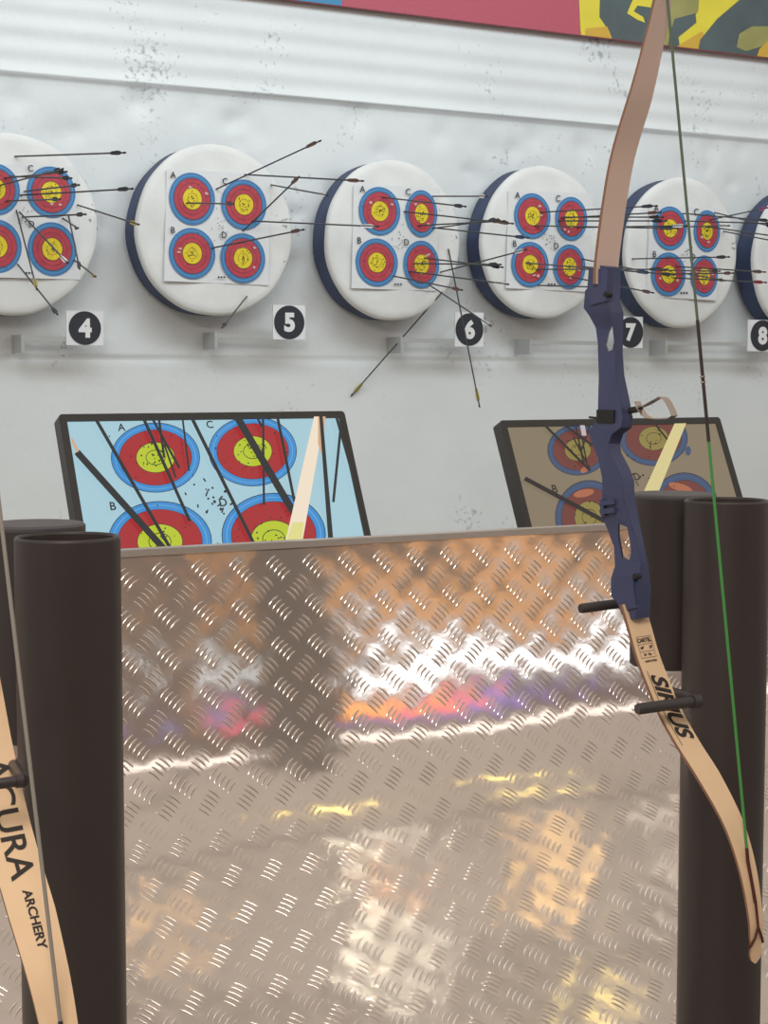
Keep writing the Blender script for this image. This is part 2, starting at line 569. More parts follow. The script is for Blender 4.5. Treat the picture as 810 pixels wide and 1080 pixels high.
# ------------------------------------------------------------------ arrows
ARROWS = [  # boss, entry px, nock px, fletch colour
    ('4', 16, 165, 133, 161, 'dark'), ('4', -2, 196, 67, 178, 'dark'), ('4', 10, 186, 76, 188, 'dark'), ('4', 20, 206, 141, 199, 'dark'),
    ('4', 25, 202, 84, 195, 'dark'), ('4', 81, 216, 147, 237, 'yellow'), ('4', 23, 229, 91, 226, 'dark'), ('4', 17, 221, 39, 306, 'yellow'),
    ('4', 18, 278, 61, 332, 'dark'), ('4', 20, 223, 72, 278, 'white'), ('4', 66, 230, 82, 241, 'dark'), ('4', 72, 226, 84, 284, 'dark'),
    ('4', 78, 274, 101, 292, 'yellow'), ('4', 4, 188, 71, 181, 'dark'), ('4', 6, 212, 64, 210, 'dark'),
    ('5', 227, 200, 339, 148, 'brown'), ('5', 257, 184, 384, 191, 'brown'), ('5', 286, 195, 346, 206, 'white'), ('5', 263, 233, 400, 239, 'white'),
    ('5', 222, 262, 321, 242, 'brown'), ('5', 196, 214, 247, 215, 'dark'), ('5', 256, 244, 316, 186, 'brown'), ('5', 260, 313, 234, 346, 'dark'),
    ('6', 402, 208, 492, 218, 'dark'), ('6', 456, 207, 514, 207, 'white'), ('6', 425, 223, 542, 236, 'brown'), ('6', 457, 241, 526, 231, 'dark'),
    ('6', 455, 240, 558, 251, 'blue'), ('6', 435, 278, 529, 279, 'dark'), ('6', 446, 272, 531, 282, 'dark'), ('6', 430, 286, 537, 300, 'white'),
    ('6', 465, 287, 556, 263, 'white'), ('6', 414, 291, 488, 306, 'brown'), ('6', 452, 300, 518, 344, 'white'), ('6', 463, 312, 370, 418, 'yellow'),
    ('6', 474, 268, 506, 430, 'yellow'), ('6', 440, 238, 533, 233, 'brown'),
    ('7', 568, 224, 694, 217, 'dark'), ('7', 590, 230, 698, 224, 'brown'), ('7', 587, 233, 704, 233, 'dark'), ('7', 560, 238, 716, 241, 'dark'),
    ('7', 607, 240, 726, 238, 'white'), ('7', 592, 229, 700, 229, 'dark'), ('7', 551, 277, 690, 288, 'dark'), ('7', 562, 284, 704, 284, 'dark'),
    ('7', 613, 273, 684, 287, 'blue'), ('7', 567, 301, 640, 303, 'dark'), ('7', 601, 292, 690, 309, 'brown'), ('7', 612, 281, 712, 290, 'dark'),
    ('8', 719, 225, 814, 233, 'dark'), ('8', 753, 224, 818, 240, 'dark'), ('8', 748, 232, 810, 219, 'pink'), ('8', 720, 233, 822, 236, 'dark'),
    ('8', 745, 239, 824, 250, 'dark'), ('8', 763, 244, 826, 256, 'dark'), ('8', 690, 240, 770, 238, 'white'), ('8', 668, 273, 770, 271, 'dark'),
    ('8', 712, 281, 808, 287, 'brown'), ('8', 703, 289, 774, 288, 'brown'), ('8', 708, 293, 809, 298, 'red'), ('8', 720, 288, 765, 296, 'brown'),
    ('8', 697, 285, 760, 286, 'dark'),
]
VC = {'dark': (40, 42, 50), 'brown': (120, 82, 66), 'yellow': (176, 162, 86), 'white': (226, 226, 224), 'blue': (52, 78, 120),
      'pink': (190, 80, 150), 'red': (170, 50, 54)}
VM = {k: mat(k + '_vanes', v, 0.6) for k, v in VC.items()}
AL = 0.74
mb = MB()
mb.tube([(0, 0, 0), (0, 0, AL - 0.012)], 0.0040, 8)
SH = mb.build('shaft', M['carbon']).data
mb = MB()
for k in range(3):
    a = Matrix.Rotation(k * 2 * math.pi / 3, 3, 'Z')
    o_ = [(0.003, AL - 0.10), (0.009, AL - 0.085), (0.0115, AL - 0.045), (0.009, AL - 0.034), (0.003, AL - 0.028)]
    vs = [a @ Vector((r_, s * 0.0011, h)) for s in (-1, 1) for r_, h in o_]
    mb.add(vs, [(0, 1, 2, 3, 4), (9, 8, 7, 6, 5)] + [(j, j + 5, (j + 1) % 5 + 5, (j + 1) % 5) for j in range(5)])
VA = {}
for k in VC:
    VA[k] = mb.build('vanes', VM[k], None, 20).data
mb = MB()
mb.tube([(0, 0, AL - 0.014), (0, 0, AL - 0.008), (0, 0, AL)], [0.005, 0.0052, 0.003], 8)
NK = mb.build('nock', M['black']).data
for o in [o for o in list(C.objects) if o.parent is None and o.name.split('.')[0] in ('shaft', 'vanes', 'nock')]:
    bpy.data.objects.remove(o)
VW = {'dark': 'dark vanes', 'brown': 'brown vanes', 'yellow': 'yellowish vanes', 'white': 'white vanes', 'blue': 'blue vanes', 'pink': 'pink vanes', 'red': 'red vanes'}
ORD = ['highest', 'second highest', 'third highest', 'fourth highest', 'fifth highest', 'sixth highest', 'seventh highest', 'eighth highest',
       'ninth highest', 'tenth highest', 'eleventh highest', 'twelfth highest', 'thirteenth highest', 'fourteenth highest', 'lowest']
for num in '45678':
    rows = sorted([a for a in ARROWS if a[0] == num], key=lambda a: a[4])
    for k, (_, x0, y0, x1, y1, col) in enumerate(rows):
        p0 = onN(x0, y0, NF - 0.004)
        cxp, cyp, hh, trim = BOSS[num][:4]
        inside = ((x0 - cxp) / (hh * xfac(cxp) * trim)) ** 2 + ((y0 - cyp) / hh) ** 2 < 0.97
        if not inside:
            p0 = onN(x0, y0, NW - 0.02)
        d = ray(x1, y1)
        rel = EYE - p0
        bq = rel.dot(d)
        cq = rel.dot(rel) - AL * AL
        disc_ = bq * bq - cq
        t = -bq - math.sqrt(disc_) if disc_ > 0 else -bq
        p1 = EYE + d * t
        if inside:
            p0 = p0 + (p0 - p1).normalized() * 0.03
        ln = (p1 - p0).length
        lean = 'level' if abs(y1 - y0) < 0.13 * abs(x1 - x0) else ('rising' if y1 < y0 else 'drooping')
        place = ORD[k] if k < len(rows) - 1 else 'lowest'
        lab = 'black %s arrow, %s, nock %s in the target left of sign %s' % (lean, VW[col], place, num)
        r_ = thing('arrow', lab, 'arrow', p0, 'arrows stuck in the targets')
        r_.rotation_mode = 'QUATERNION'
        r_.rotation_quaternion = (p1 - p0).to_track_quat('Z', 'Y')
        r_.scale = (1, 1, ln / AL)
        for nm, me in (('shaft', SH), ('vanes', VA[col]), ('nock', NK)):
            o = bpy.data.objects.new(nm, me)
            C.objects.link(o)
            o.parent = r_

# ------------------------------------------------------------------ curved tread-plate counter front
NP = 2.98
ztop = (onN(200, 582, NP).z + onN(640, 557, NP).z) / 2
TAB = [(560, 5), (640, 8), (700, 11), (750, 16), (785, 23), (815, 33), (845, 43), (880, 50), (940, 53.5), (1100, 54)]


def tilt(py):
    if py <= TAB[0][0]:
        return TAB[0][1]
    for (a, b), (c_, d_) in zip(TAB, TAB[1:]):
        if py <= c_:
            return b + (d_ - b) * (py - a) / (c_ - a)
    return TAB[-1][1]


CI = ROT.transposed()


def proj(p):
    q = CI @ (Vector(p) - EYE)
    return 405 + F * q.x / -q.z, 540 - F * q.y / -q.z


PROF = []                        # (s, N, z, tilt)
N_, z_, s_ = NP, ztop, 0.0
ds = 0.004
while True:
    # the point of this height seen in the column x = 400
    d = ray(400, 600)
    xw = N_ * d.x / d.y
    py = proj((xw, N_, z_))[1]
    ph = R(tilt(py))
    PROF.append((s_, N_, z_, ph))
    if py > 1240 or N_ < 2.21 or z_ < 0.12:
        break
    N_ -= math.sin(ph) * ds
    z_ -= math.cos(ph) * ds
    s_ += ds
SL = s_


def plate(x, s, h=0.0):
    k = min(max(s / ds, 0), len(PROF) - 1.001)
    i = int(k)
    t = k - i
    a, b = PROF[i], PROF[i + 1]
    n_, z, ph = (a[j] + (b[j] - a[j]) * t for j in (1, 2, 3))
    wv = 0.0003 * math.sin(x * 19 + s * 9) + 0.0004 * math.sin(x * 11 - s * 21 + 1) + 0.0001 * math.sin(x * 47 + s * 53)
    wv += 0.00017 * math.cos(2 * math.pi * (x - px_min) / PIT) * math.cos(2 * math.pi * (s - 0.004) / PIT)
    h += wv
    return Vector((x, n_ - math.cos(ph) * h, z + math.sin(ph) * h))


PX0, PX1 = -0.55, 3.3
PIT = 0.0805
px_min, px_max = 0.0, 3.1
vs, fs = [], []
gx = [PX0 + (PX1 - PX0) * k / 430 for k in range(431)]
gs = [SL * k / 140 for k in range(141)]
for s in gs:
    for x in gx:
        vs.append(plate(x, s))
nx = len(gx)
for r in range(len(gs) - 1):
    for c in range(nx - 1):
        fs.append((r * nx + c, (r + 1) * nx + c, (r + 1) * nx + c + 1, r * nx + c + 1))
# raised tread bars: five to a cluster, two directions in a chequer


def bar(cx, cs, ang, L, wd, ht):
    b = len(vs)
    ca, sa = math.cos(ang), math.sin(ang)
    m_ = 7
    for k in range(m_):
        t = -1 + 2 * k / (m_ - 1)
        env = math.sqrt(max(0, 1 - t * t))
        bow = -0.0026 * (1 - t * t)
        for j in range(5):
            q = -1 + 2 * j / 4
            a, c = t * L / 2, q * wd / 2 * max(env, 0.05) + bow
            hh = ht * env * (1 - q * q) - 0.0002
            vs.append(plate(cx + a * ca - c * sa, cs + a * sa + c * ca, hh))
    for k in range(m_ - 1):
        for j in range(4):
            fs.append((b + k * 5 + j, b + (k + 1) * 5 + j, b + (k + 1) * 5 + j + 1, b + k * 5 + j + 1))


for i in range(int((px_max - px_min) / PIT) + 1):
    for j in range(int(SL / PIT) + 2):
        for kind in (0, 1):
            cx = px_min + (i + 0.5 * kind) * PIT
            cs = 0.004 + (j + 0.5 * kind) * PIT
            if cs < 0.02 or cs > SL - 0.02:
                continue
            ang = R(45) if kind == 0 else R(-45)
            for k in range(-2, 3):
                o_ = k * 0.0110
                bar(cx - o_ * math.sin(ang), cs + o_ * math.cos(ang), ang, 0.0335, 0.0056, 0.0017)
root = thing('counter_front', 'curved silver tread-plate counter front, upright at the top and sloping out below', 'counter', ((PX0 + PX1) / 2, NP, 0))
inv = Matrix.Translation(-root.location)
o = mesh('tread_plate', vs, fs, M['alu'], root, smooth=True)
o.matrix_parent_inverse = inv
mb = MB()
mb.box((PX0, NP - 0.004, ztop - 0.004), (PX1, NP + 0.03, ztop + 0.009))
o = mb.build('top_edge', M['rail'], root)
o.matrix_parent_inverse = inv
mb = MB()
nb, zb_ = PROF[-1][1], PROF[-1][2]
mb.box((PX0, nb + 0.002, 0), (PX1, nb + 0.03, zb_ + 0.002))
mb.box((PX0, NP + 0.006, 0), (PX1, NP + 0.03, ztop - 0.003))
o = mb.build('backing_board', M['bezel'], root)
o.matrix_parent_inverse = inv

# ------------------------------------------------------------------ monitors behind the counter
TL = R(25)
SN = Vector((0, -math.cos(TL), math.sin(TL)))      # screen normal
SU = Vector((0, math.sin(TL), math.cos(TL)))       # up along the screen


def monitor(label, tl, tr, Ntop, draw, mats, bez):
    a, b = onN(tl[0], tl[1], Ntop), onN(tr[0], tr[1], Ntop)
    zt = (a.z + b.z) / 2
    a.z = b.z = zt
    W_ = b.x - a.x
    H_ = W_ * 0.585
    top = (a + b) / 2
    ctr = top - SU * H_ / 2
    root = thing('monitor', label, 'monitor', ctr, 'monitors behind the counter')
    root.rotation_euler = (-TL, 0, 0)               # local: x right, -y out of the screen, z up the screen
    mb = MB()
    hw, hh = W_ / 2, H_ / 2
    # rounded housing
    rc = 0.008
    out = []
    for (sx, sy, a0) in ((1, 1, 0), (-1, 1, 90), (-1, -1, 180), (1, -1, 270)):
        for k in range(4):
            t = R(a0 + 30 * k)
            out.append((sx * (hw - rc) + rc * math.cos(t), sy * (hh - rc) + rc * math.sin(t)))
    n = len(out)
    ins = [(hw - bez, hh - bez), (-hw + bez, hh - bez), (-hw + bez, -hh + bez), (hw - bez, -hh + bez)]
    vs = [(x, 0.0, y) for x, y in out] + [(x, 0.035, y) for x, y in out] + [(x, 0.0, y) for x, y in ins] + [(x, 0.004, y) for x, y in ins]
    fs = [(j, (j + 1) % n, n + (j + 1) % n, n + j) for j in range(n)] + [tuple(n + j for j in range(n))]
    for q in range(4):
        for k in range(3):
            fs.append((q * 4 + k, q * 4 + k + 1, 2 * n + q))
        fs.append((q * 4 + 3, (q * 4 + 4) % n, 2 * n + (q + 1) % 4, 2 * n + q))
        fs.append((2 * n + q, 2 * n + (q + 1) % 4, 2 * n + 4 + (q + 1) % 4, 2 * n + 4 + q))
    mb.add(vs, fs)
    mb.build('housing', M['bezel'], root)
    mb = MB()
    sx0, sx1, sy0, sy1 = -hw + bez, hw - bez, -hh + bez, hh - bez
    mb.add([(sx0, 0.0035, sy0), (sx1, 0.0035, sy0), (sx1, 0.0035, sy1), (sx0, 0.0035, sy1)], [(0, 1, 2, 3)], 0)
    inv = Matrix.Rotation(TL, 3, 'X')

    def loc(px, py):
        p = hit(px, py, ctr, SN)
        q = inv @ (p - ctr)
        return (q.x, q.z)
    lay = [0]

    def poly(pts, mi):
        lay[0] += 1
        p2 = clip(pts, sx0, sx1, sy0, sy1)
        if p2:
            y = 0.0033 - lay[0] * 0.00005
            mb.add([(a_, y, b_) for a_, b_ in p2], [tuple(range(len(p2)))], mi)

    def ell(cx, cy, rx, ry, mi, rot=0.0):
        pts = []
        for k in range(44):
            t = 2 * math.pi * k / 44
            x, y = rx * math.cos(t), ry * math.sin(t)
            pts.append(loc(cx + x * math.cos(rot) - y * math.sin(rot), cy + x * math.sin(rot) + y * math.cos(rot)))
        poly(pts, mi)

    def line(x0, y0, x1, y1, w0, mi, w1=None):
        w1 = w0 if w1 is None else w1
        d = Vector((x1 - x0, y1 - y0)).normalized()
        nx_, ny_ = -d.y / 2, d.x / 2
        poly([loc(x0 + nx_ * w0, y0 + ny_ * w0), loc(x1 + nx_ * w1, y1 + ny_ * w1), loc(x1 - nx_ * w1, y1 - ny_ * w1), loc(x0 - nx_ * w0, y0 - ny_ * w0)], mi)

    def txt(s, px, py, hpx):
        p = loc(px, py)
        k = (loc(px, py - hpx)[1] - p[1])
        tv, tf = text_mesh(s, k * 1.35, k * 0.025)
        lay[0] += 1
        y = 0.0033 - lay[0] * 0.00005
        for f in tf:
            pp = [(p[0] + tv[v][0], p[1] + tv[v][1]) for v in f]
            pp = clip(pp, sx0, sx1, sy0, sy1)
            if pp:
                mb.add([(a_, y, b_) for a_, b_ in pp], [tuple(range(len(pp)))], 4)
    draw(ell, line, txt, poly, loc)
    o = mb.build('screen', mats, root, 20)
    o['label'] = 'lit screen showing a close view of four target spots'
    mb = MB()                                         # stand: arm from the back of the housing to the counter's backing
    mb.box((-0.05, 0.03, -0.10), (0.05, 0.05, 0.0))
    mb.build('mount_plate', M['black'], root)
    dz = ctr.z
    foot = Vector((0, 0, 0))
    st = MB()
    wi = inv
    base = ctr + Vector((0, 0.05, -0.03))
    st.tube([wi @ (Vector((ctr.x, ctr.y + 0.05, ctr.z - 0.05)) - ctr), wi @ (Vector((ctr.x, ctr.y + 0.08, ctr.z - 0.25)) - ctr), wi @ (Vector((ctr.x, ctr.y + 0.08, 0.02)) - ctr)], 0.02, 12)
    st.build('stand_post', M['black'], root)
    fb = MB()
    q = Vector((ctr.x, ctr.y + 0.08, 0))
    fb.add([wi @ (q + Vector((sx * 0.15, sy * 0.11, h)) - ctr) for h in (0, 0.02) for sx, sy in ((-1, -1), (1, -1), (1, 1), (-1, 1))],
           [(3, 2, 1, 0), (4, 5, 6, 7), (0, 1, 5, 4), (1, 2, 6, 5), (2, 3, 7, 6), (3, 0, 4, 7)])
    fb.build('stand_foot', M['black'], root)
    return root


def smat(name, rgb, k=1.0):
    return mat(name, (12, 12, 12), 0.25, emit=rgb, estr=k)


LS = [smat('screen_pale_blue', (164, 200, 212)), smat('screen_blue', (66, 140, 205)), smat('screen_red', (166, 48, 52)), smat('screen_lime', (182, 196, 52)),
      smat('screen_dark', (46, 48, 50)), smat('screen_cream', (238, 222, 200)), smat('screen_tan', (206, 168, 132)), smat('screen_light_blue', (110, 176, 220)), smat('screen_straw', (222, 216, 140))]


def spot(ell, cx, cy, rx, ry, red=0.82, yel=0.44, yo=0):
    ell(cx, cy, rx, ry, 4)
    ell(cx, cy, rx * 0.985, ry * 0.98, 1)
    ell(cx, cy, rx * 0.91, ry * 0.905, 7)
    ell(cx, cy, rx * 0.895, ry * 0.89, 1)
    ell(cx, cy, rx * red, ry * (red - 0.02), 4)
    ell(cx, cy, rx * (red - 0.01), ry * (red - 0.03), 2)
    ell(cx, cy + yo, rx * yel, ry * yel, 4)
    ell(cx, cy + yo, rx * (yel - 0.012), ry * (yel - 0.015), 3)
    ell(cx, cy + yo, rx * 0.22, ry * 0.22, 4)
    ell(cx, cy + yo, rx * 0.205, ry * 0.2, 3)


def dots(ell, pts, r=1.2):
    for (x, y) in pts:
        ell(x, y, r * rnd.uniform(.6, 1.3), r * rnd.uniform(.6, 1.2), 4, rnd.uniform(0, 3))


def draw_left(ell, line, txt, poly, loc):
    rr = random.Random(3)
    spot(ell, 164.5, 482, 47, 37)
    spot(ell, 267, 475.5, 46.6, 37)
    spot(ell, 169, 571, 55, 43)
    spot(ell, 289, 564, 55, 44.5, yo=4)
    for cx, cy, s_ in ((164, 482, 9), (267, 474, 11), (167, 572, 10), (290, 566, 11)):
        dots(ell, [(cx + rr.gauss(0, s_), cy + rr.gauss(0, s_ * .8)) for _ in range(20)], 0.9)
        dots(ell, [(cx + rr.gauss(0, 26), cy + rr.gauss(0, 20)) for _ in range(16)], 0.8)
    dots(ell, [(218 + rr.gauss(0, 13), 530 + rr.gauss(0, 10)) for _ in range(12)], 1.4)
    for _ in range(9):
        x, y = 216 + rr.gauss(0, 12), 530 + rr.gauss(0, 9)
        line(x, y, x + rr.uniform(-3, 4), y - rr.uniform(2, 6), 1.6, 4)
    txt('A', 127, 452, 8)
    txt('C', 220, 449, 8)
    txt('B', 118, 535, 9)
    txt('D', 234, 531, 9)
    for a in ((98, 440, 181, 584, 3.6), (80, 478, 177, 586, 7), (149, 440, 199, 551, 3.4), (158, 440, 188, 495, 2.6), (166, 440, 172, 484, 2.6), (172, 470, 184, 505, 2), (191, 440, 198, 498, 2),
              (200, 440, 268, 578, 3.6), (248, 440, 309, 543, 7.5), (269, 440, 275, 452, 2.4), (276, 440, 277, 534, 2.4), (291, 440, 309, 530, 3)):
        line(*a, 4)
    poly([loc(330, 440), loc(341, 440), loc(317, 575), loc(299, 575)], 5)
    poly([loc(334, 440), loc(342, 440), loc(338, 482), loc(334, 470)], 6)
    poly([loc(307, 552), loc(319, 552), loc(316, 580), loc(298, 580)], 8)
    line(337, 440, 348, 580, 3.5, 4, 5.5)
    line(359, 440, 350, 531, 2.8, 4)
    line(353, 440, 386, 560, 3, 4, 1.5)
    line(74, 464, 81, 478, 3, 6)


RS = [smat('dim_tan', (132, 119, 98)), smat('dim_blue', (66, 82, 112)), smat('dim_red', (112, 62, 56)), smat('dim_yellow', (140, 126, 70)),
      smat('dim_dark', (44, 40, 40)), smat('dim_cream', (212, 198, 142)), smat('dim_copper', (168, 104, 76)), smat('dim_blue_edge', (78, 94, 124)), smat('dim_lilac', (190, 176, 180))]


def draw_right(ell, line, txt, poly, loc):
    rr = random.Random(5)
    spot(ell, 610, 474, 32, 27)
    spot(ell, 690, 462, 36, 29)
    spot(ell, 622, 545, 36, 39)
    spot(ell, 722, 538, 37, 40)
    ell(616, 520, 11, 4, 6, -0.2)
    ell(617, 495, 5, 3, 6, -0.6)
    ell(718, 514, 13, 4, 6, 0.3)
    for cx, cy in ((610, 474), (690, 462), (622, 545), (722, 538)):
        dots(ell, [(cx + rr.gauss(0, 9), cy + rr.gauss(0, 8)) for _ in range(14)], 0.8)
    dots(ell, [(664 + rr.gauss(0, 10), 505 + rr.gauss(0, 10)) for _ in range(16)], 1.1)
    txt('B', 584.5, 516, 9)
    txt('D', 671, 503, 8)
    for a in ((572, 447, 622, 497, 2.6), (553, 505, 637, 550, 4.6), (592, 447, 624, 470, 2.6), (606, 447, 615, 490, 1.8), (604, 462, 621, 494, 1.6), (612, 455, 618, 488, 1.6), (622, 447, 612, 478, 1.6), (684, 440, 708, 470, 2)):
        line(*a, 4)
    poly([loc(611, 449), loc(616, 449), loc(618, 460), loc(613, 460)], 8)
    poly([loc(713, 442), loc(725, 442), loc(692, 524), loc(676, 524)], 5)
    ell(725, 476, 3, 5, 1)


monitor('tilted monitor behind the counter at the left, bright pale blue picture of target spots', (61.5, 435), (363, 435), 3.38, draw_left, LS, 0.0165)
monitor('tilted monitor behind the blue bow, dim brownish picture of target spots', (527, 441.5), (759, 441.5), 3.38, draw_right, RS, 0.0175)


# ------------------------------------------------------------------ black tubes in front of the counter, with pegs
TR = 0.0695
NT = 2.11


def front_tube(px_l, px_r, py, label, peg):
    c = onN((px_l + px_r) / 2, py, NT)
    root = thing('upright_tube', label, 'tube', (c.x, NT, 0), 'tall open black tubes')
    mb = MB()
    h = c.z
    prof = [(TR, 0.0), (TR, h - 0.003), (TR - 0.002, h), (TR - 0.005, h), (TR - 0.007, h - 0.003), (TR - 0.007, h - 0.7), (0.0, h - 0.7)]
    mb.lathe(prof, 64)
    mb.build('pipe', M['tube'], root, 30)
    return root, c


def rear_tube(front, py_top, py_bot, px, label):
    x = front.location.x
    N = NT + 2 * TR + 0.002
    pt = onN(px, py_top, N)
    pb = onN(px, py_bot, N - TR * 0.3)
    h = pt.z - pb.z
    root = thing('capped_tube', label, 'tube', (x, N, pb.z), 'short capped tubes behind the tall tubes')
    mb = MB()
    mb.lathe([(0.0, 0.0), (TR - 0.003, 0.0), (TR, 0.003), (TR, h - 0.001)], 64)
    mb.build('pipe', M['tube'], root, 30)
    mb = MB()
    mb.lathe([(TR, h - 0.001), (TR, h + 0.003), (TR - 0.004, h + 0.006), (0.0, h + 0.006)], 64)
    mb.build('end_cap', M['cap'], root, 30)
    return root


def peg(root, base, tip_px, N, r=0.0085, stub=None):
    """a steel peg along -x from its tube"""
    b = Vector(base)
    t = onN(tip_px[0], tip_px[1], N)
    d = Vector((t.x - b.x, 0, t.z - b.z))
    mb = MB()
    pts = [b, b + d * 0.15, b + d * 0.97, b + d]
    mb.tube(pts, [r, r, r, r * 0.85], 16)
    if stub is not None:
        mb.tube([b + Vector((0, -0.002, 0)), Vector(stub)], r * 1.15, 12)
        mb.tube([b, b + d * 0.12], r * 1.3, 12)
    o = mb.build('peg', M['peg'], root, 40)
    o.matrix_parent_inverse = Matrix.Translation(-root.location)
    return o


tl_, cl = front_tube(15, 127, 565.5, 'tall open-topped black tube at the left end of the counter', None)
tr_, cr = front_tube(722, 811, 527, 'tall open-topped black tube at the right end of the counter', None)
rl = rear_tube(tl_, 556, 781, 37, 'shorter grey-capped black tube behind the left tall tube')
rr_ = rear_tube(tr_, 523.5, 703, 712, 'shorter grey-capped black tube behind the right tall tube and the bow')

# ------------------------------------------------------------------ bows
TH = R(50)
RIGHT = ROT @ Vector((1, 0, 0))
RIGHT.z = 0
RIGHT.normalize()
FWD = Vector((-RIGHT.y, RIGHT.x, 0))
UP = Vector((0, 0, 1))
E = RIGHT * math.cos(TH) - FWD * math.sin(TH)      # from grip towards the string
MW = RIGHT * math.sin(TH) + FWD * math.cos(TH)     # across the limbs; E x UP = -? fixed below
NBOW = 1.985
B0 = onN(697, 745, NBOW)
TIPP = hit(797, 1016, B0, MW)


def bl(px, py):
    """bow-plane coordinates (s, h) of a pixel of the right-hand bow"""
    p = hit(px, py, B0, MW) - TIPP
    return Vector((p.dot(E), p.z))


LOW = [bl(*p) for p in ((668, 636), (675, 660), (683.5, 690), (692, 713), (708, 751), (727, 785), (749, 820), (774, 868), (789, 916), (797, 964), (798, 990), (797, 1016))]
UPP = [bl(*p) for p in ((640, 300), (641, 277), (649, 215), (659, 161), (677, 100), (689, 51), (697, 16), (703, -15), (707, -52), (707, -92))]


def catmull(pts, n=8):
    out = []
    for k in range(len(pts) - 1):
        p0, p1, p2, p3 = pts[max(k - 1, 0)], pts[k], pts[k + 1], pts[min(k + 2, len(pts) - 1)]
        for j in range(n):
            t = j / n
            out.append(0.5 * ((2 * p1) + (p2 - p0) * t + (2 * p0 - 5 * p1 + 4 * p2 - p3) * t * t + (3 * p1 - p0 - 3 * p2 + p3) * t ** 3))
    out.append(pts[-1].copy())
    return out


class Limb:
    def __init__(self, pts, w0, w1):
        self.p = catmull(pts)
        self.d = [0]
        for a, b in zip(self.p, self.p[1:]):
            self.d.append(self.d[-1] + (b - a).length)
        self.L = self.d[-1]
        self.w0, self.w1 = w0, w1

    def at(self, t):
        t = min(max(t, 0), self.L - 1e-6)
        k = 0
        while k < len(self.d) - 2 and self.d[k + 1] < t:
            k += 1
        f = (t - self.d[k]) / (self.d[k + 1] - self.d[k])
        p = self.p[k] * (1 - f) + self.p[k + 1] * f
        a = self.p[max(k - 1, 0)]
        b = self.p[min(k + 2, len(self.p) - 1)]
        return p, (b - a).normalized()

    def half(self, t):
        u = t / self.L
        h = self.w0 + (self.w1 - self.w0) * max(0, (u - 0.5) / 0.5)
        e = self.L - t
        if e < 0.014:
            h *= math.sqrt(max(0.02, 1 - ((0.014 - e) / 0.014) ** 2))
        if 0.02 < e < 0.034:
            h *= 0.86
        return h

    def thick(self, t):
        return 0.0058 - 0.0026 * t / self.L

    def surf(self, t, m, off=0.0):
        """belly face point: along the limb t, across m"""
        p, d = self.at(t)
        nrm = Vector((d.y, -d.x))
        if nrm.x < 0:
            nrm = -nrm
        q = p + nrm * off
        return Vector((q.x, m, q.y))          # local: x = towards string, y = across, z = up


LOWER = Limb(LOW, 0.0252, 0.0125)
UPPER = Limb(UPP, 0.0252, 0.0125)


def limb_mesh(L, name, mface, parent):
    mb = MB()
    n = 90
    vs, fs, ix = [], [], []
    for k in range(n + 1):
        t = L.L * k / n
        if k > n - 6:
            t = L.L - 0.014 * (n - k) / 6 if False else t
        h, th = L.half(t), L.thick(t)
        for (m, o) in ((-h, 0.0), (h, 0.0), (h, -th), (-h, -th)):
            vs.append(L.surf(t, m, o))
    for k in range(n):
        for j in range(4):
            a, b = k * 4 + j, k * 4 + (j + 1) % 4
            fs.append((a, b, b + 4, a + 4))
            ix.append(0 if j in (0, 2) else 1)
    fs += [(0, 1, 2, 3), (4 * n + 3, 4 * n + 2, 4 * n + 1, 4 * n)]
    ix += [1, 1]
    o = mesh(name, vs, fs, [mface, M['limbedge']], parent, ix)
    return sharp(o, 40)


def limb_text(L, items, parent):
    """items: (text, size, t centre, m centre, squash, offset, shear, flip)"""
    mb = MB()
    for (s, size, t0, m0, wide, off, shear, ang) in items:
        tv, tf = text_mesh(s, size, off, shear)
        pts = []
        for a, b in tv:
            a *= wide
            if ang:                # text reads along the limb from the top down
                t, m = t0 + a, m0 + b
            else:                  # text reads across the limb
                t, m = t0 - b, m0 + a
            pts.append(L.surf(t, m, 0.0007))
        mb.add(pts, tf)
    return mb


